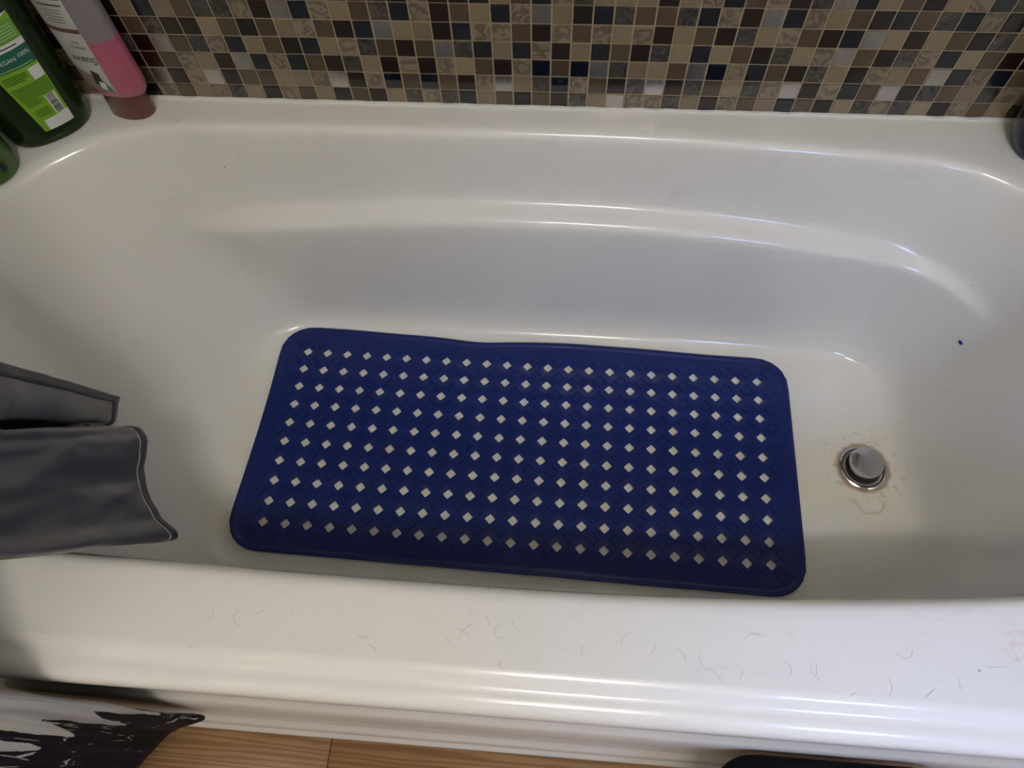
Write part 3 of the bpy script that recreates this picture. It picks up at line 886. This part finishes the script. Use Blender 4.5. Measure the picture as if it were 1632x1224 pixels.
for ins, zz in levels:
    for (x, y) in rrect(0.137-ins, 0.108-ins, 0.055-ins*0.6): V.append((x, y, zz))
n_ = 44
for k in range(len(levels)-1):
    for i in range(n_):
        F.append((k*n_+i, k*n_+(i+1) % n_, (k+1)*n_+(i+1) % n_, (k+1)*n_+i))
F.append(tuple(reversed(range(n_)))); F.append(tuple(range((len(levels)-1)*n_, len(levels)*n_)))
mesh('stool_top', V, F, mat_felt(), stl, True, 50)
M_LEG = simple('black_stool_leg', (0.01, 0.01, 0.012), 0.4)
for sx_ in (-1, 1):
    for sy_ in (-1, 1):
        lathe('leg', [(0.014, 0.0), (0.016, 0.206)], M_LEG, stl, 20, loc=(sx_*0.095, sy_*0.052-0.012, 0))

# ------------------------------------------------------------------ tub spout and ceiling lamp (they throw shadow and light on the tub)
spt = empty('tub_spout', (XR, -0.365, ZD+0.12))
tag(spt, 'chrome tub spout on the end wall above the drain', 'spout')
V = []; F = []; n_ = 24
path = [(0.0,0.0,0.028),(-0.012,0.0,0.028),(-0.02,0.0,0.024),(-0.06,0.0,0.0235),(-0.095,-0.002,0.0235),(-0.118,-0.010,0.0235),(-0.128,-0.024,0.021),(-0.129,-0.034,0.019)]
for k, (dx, dz, r) in enumerate(path):
    tl = min(1.0, max(0.0, (-dx-0.085)/0.043))*1.3
    for i in range(n_):
        a = 2*math.pi*i/n_
        V.append((dx + r*math.sin(a)*math.sin(tl)*-1, r*math.cos(a), dz + r*math.sin(a)*math.cos(tl)))
for k in range(len(path)-1):
    for i in range(n_):
        F.append((k*n_+i, k*n_+(i+1) % n_, (k+1)*n_+(i+1) % n_, (k+1)*n_+i))
F.append(tuple(range(n_))); F.append(tuple(range((len(path)-1)*n_, len(path)*n_)))
fixn(mesh('spout_body', V, F, M_CHROME, spt, True, 50))
lathe('diverter_knob', [(0.004,0.02),(0.004,0.034),(0.008,0.036),(0.008,0.042),(0.006,0.044)], M_CHROME, spt, 16, loc=(-0.10,0,0))
cl = empty('ceiling_lamp', (0.13, -1.50, HT))
tag(cl, 'two-bulb white ceiling lamp over the bathroom floor', 'lamp')
boxobj('lamp_plate', (-0.24, 0.24, -0.06, 0.06, -0.03, -0.001), simple('lamp_white', (0.7, 0.7, 0.68), 0.4), cl, 0.01)
M_BULB = NT('lit_frosted_bulb').set(Emission_Strength=120.0).color((0.8, 0.8, 0.78))
M_BULB.b.inputs['Emission Color'].default_value = (WARM[0], WARM[1], WARM[2], 1)
for sx_ in (-1, 1):
    lathe('bulb_socket', [(0.024, -0.062), (0.028, -0.055), (0.030, -0.030)], simple('socket_white', (0.7, 0.7, 0.68), 0.4), cl, 28, loc=(sx_*0.11, 0, 0))
    lathe('bulb', [(0.060*math.sin(math.pi*k/14), -0.112-0.060*math.cos(math.pi*k/14)) for k in range(1, 14)], M_BULB.m, cl, 28, loc=(sx_*0.11, 0, 0))

# ------------------------------------------------------------------ small things
# blue plastic chip stuck to the end of the tub
bm = bmesh.new()
for q in ((-0.0042,-0.0014,0),(0.0010,-0.0028,0),(0.0044,0.0006,0),(0.0012,0.0026,0),(-0.0036,0.0012,0)): bm.verts.new(q)
bm.faces.new(bm.verts[:])
ext = bmesh.ops.extrude_face_region(bm, geom=bm.faces[:])
for v in ext['geom']:
    if isinstance(v, bmesh.types.BMVert): v.co.z += 0.0012
bmesh.ops.recalc_face_normals(bm, faces=bm.faces)
me = bpy.data.meshes.new('blue_chip'); bm.to_mesh(me); bm.free(); me.materials.append(simple('chip_blue', (0.01, 0.05, 0.22), 0.4))
chip = bpy.data.objects.new('plastic_chip', me); link(chip)
chip.location = (0.6180, -0.2245, 0.2392)
chip.rotation_euler = (Vector((-0.930, -0.320, 0.181)).to_track_quat('Z', 'Y')).to_euler()
tag(chip, 'tiny blue plastic flake stuck to the sloping drain end of the tub', 'flake')
# water droplets left on the tub bottom, its walls and the mat
def drop(V, F, x, y, z, r, nrm=(0, 0, 1)):
    up = Vector(nrm).normalized(); q = up.to_track_quat('Z', 'Y'); b = len(V); n_ = 8
    for rr, zz in ((1.0, 0.0), (0.86, 0.28), (0.5, 0.46)):
        for i in range(n_):
            a = 2*math.pi*i/n_; V.append(Vector((x, y, z)) + q @ Vector((r*rr*math.cos(a), r*rr*math.sin(a), r*zz)))
    V.append(Vector((x, y, z)) + q @ Vector((0, 0, r*0.52)))
    for k in range(2):
        for i in range(n_): F.append((b+k*n_+i, b+k*n_+(i+1) % n_, b+(k+1)*n_+(i+1) % n_, b+(k+1)*n_+i))
    for i in range(n_): F.append((b+2*n_+i, b+2*n_+(i+1) % n_, b+3*n_))
M_WATER = NT('water').set(Roughness=0.02, IOR=1.33, Transmission_Weight=1.0).color((1, 1, 1)).m
rd = random.Random(11); V = []; F = []
for (cx, cy, k, sx_, sy_) in ((-0.47, -0.145, 9, 0.03, 0.012), (0.06, -0.139, 6, 0.08, 0.004), (0.55, -0.20, 5, 0.03, 0.02), (0.47, -0.55, 9, 0.05, 0.03), (0.50, -0.30, 8, 0.05, 0.05), (-0.2, -0.143, 6, 0.12, 0.003)):
    for _ in range(k):
        drop(V, F, rd.gauss(cx, sx_), min(-0.153, rd.gauss(cy, sy_)), ZD-0.3738, rd.uniform(0.0010, 0.0026))
o = mesh('water_droplets', V, F, M_WATER, None)
tag(o, 'tiny clear water droplets scattered over the tub bottom', 'water', kind='stuff')
V = []; F = []
for _ in range(150):
    drop(V, F, rd.uniform(-0.36, 0.40), rd.uniform(-0.52, -0.22), ZD-0.375+0.0051, rd.uniform(0.0008, 0.0022))
o = mesh('mat_droplets', V, F, M_WATER, None)
tag(o, 'tiny clear water droplets beaded on the blue mat', 'water', kind='stuff')
# stray hairs and fine fibres on the rim
V = []; F = []
for k in range(34):
    x, yy = rd.uniform(-0.36, 0.47), rd.uniform(-0.735, -0.685)
    a = rd.uniform(0, 6.28); cv = rd.uniform(-170, 170); L = rd.uniform(0.005, 0.022); n_ = 9; r = 0.00011; b = len(V)
    for i in range(n_+1):
        for (dx, dz) in ((-1, 0), (1, 0), (0, 1.6)):
            V.append((x - dx*r*math.sin(a), yy + dx*r*math.cos(a), ZD + 0.0002 + dz*r))
        x += L/n_*math.cos(a); yy += L/n_*math.sin(a); a += cv*L/n_; yy = max(-0.737, yy)
    for i in range(n_):
        for q in range(3): F.append((b+3*i+q, b+3*i+(q+1) % 3, b+3*i+3+(q+1) % 3, b+3*i+3+q))
o = mesh('stray_hairs', V, F, simple('hair', (0.30, 0.285, 0.27), 0.6), None)
tag(o, 'fine stray hairs and fibres lying on the white front rim', 'hair', kind='stuff')
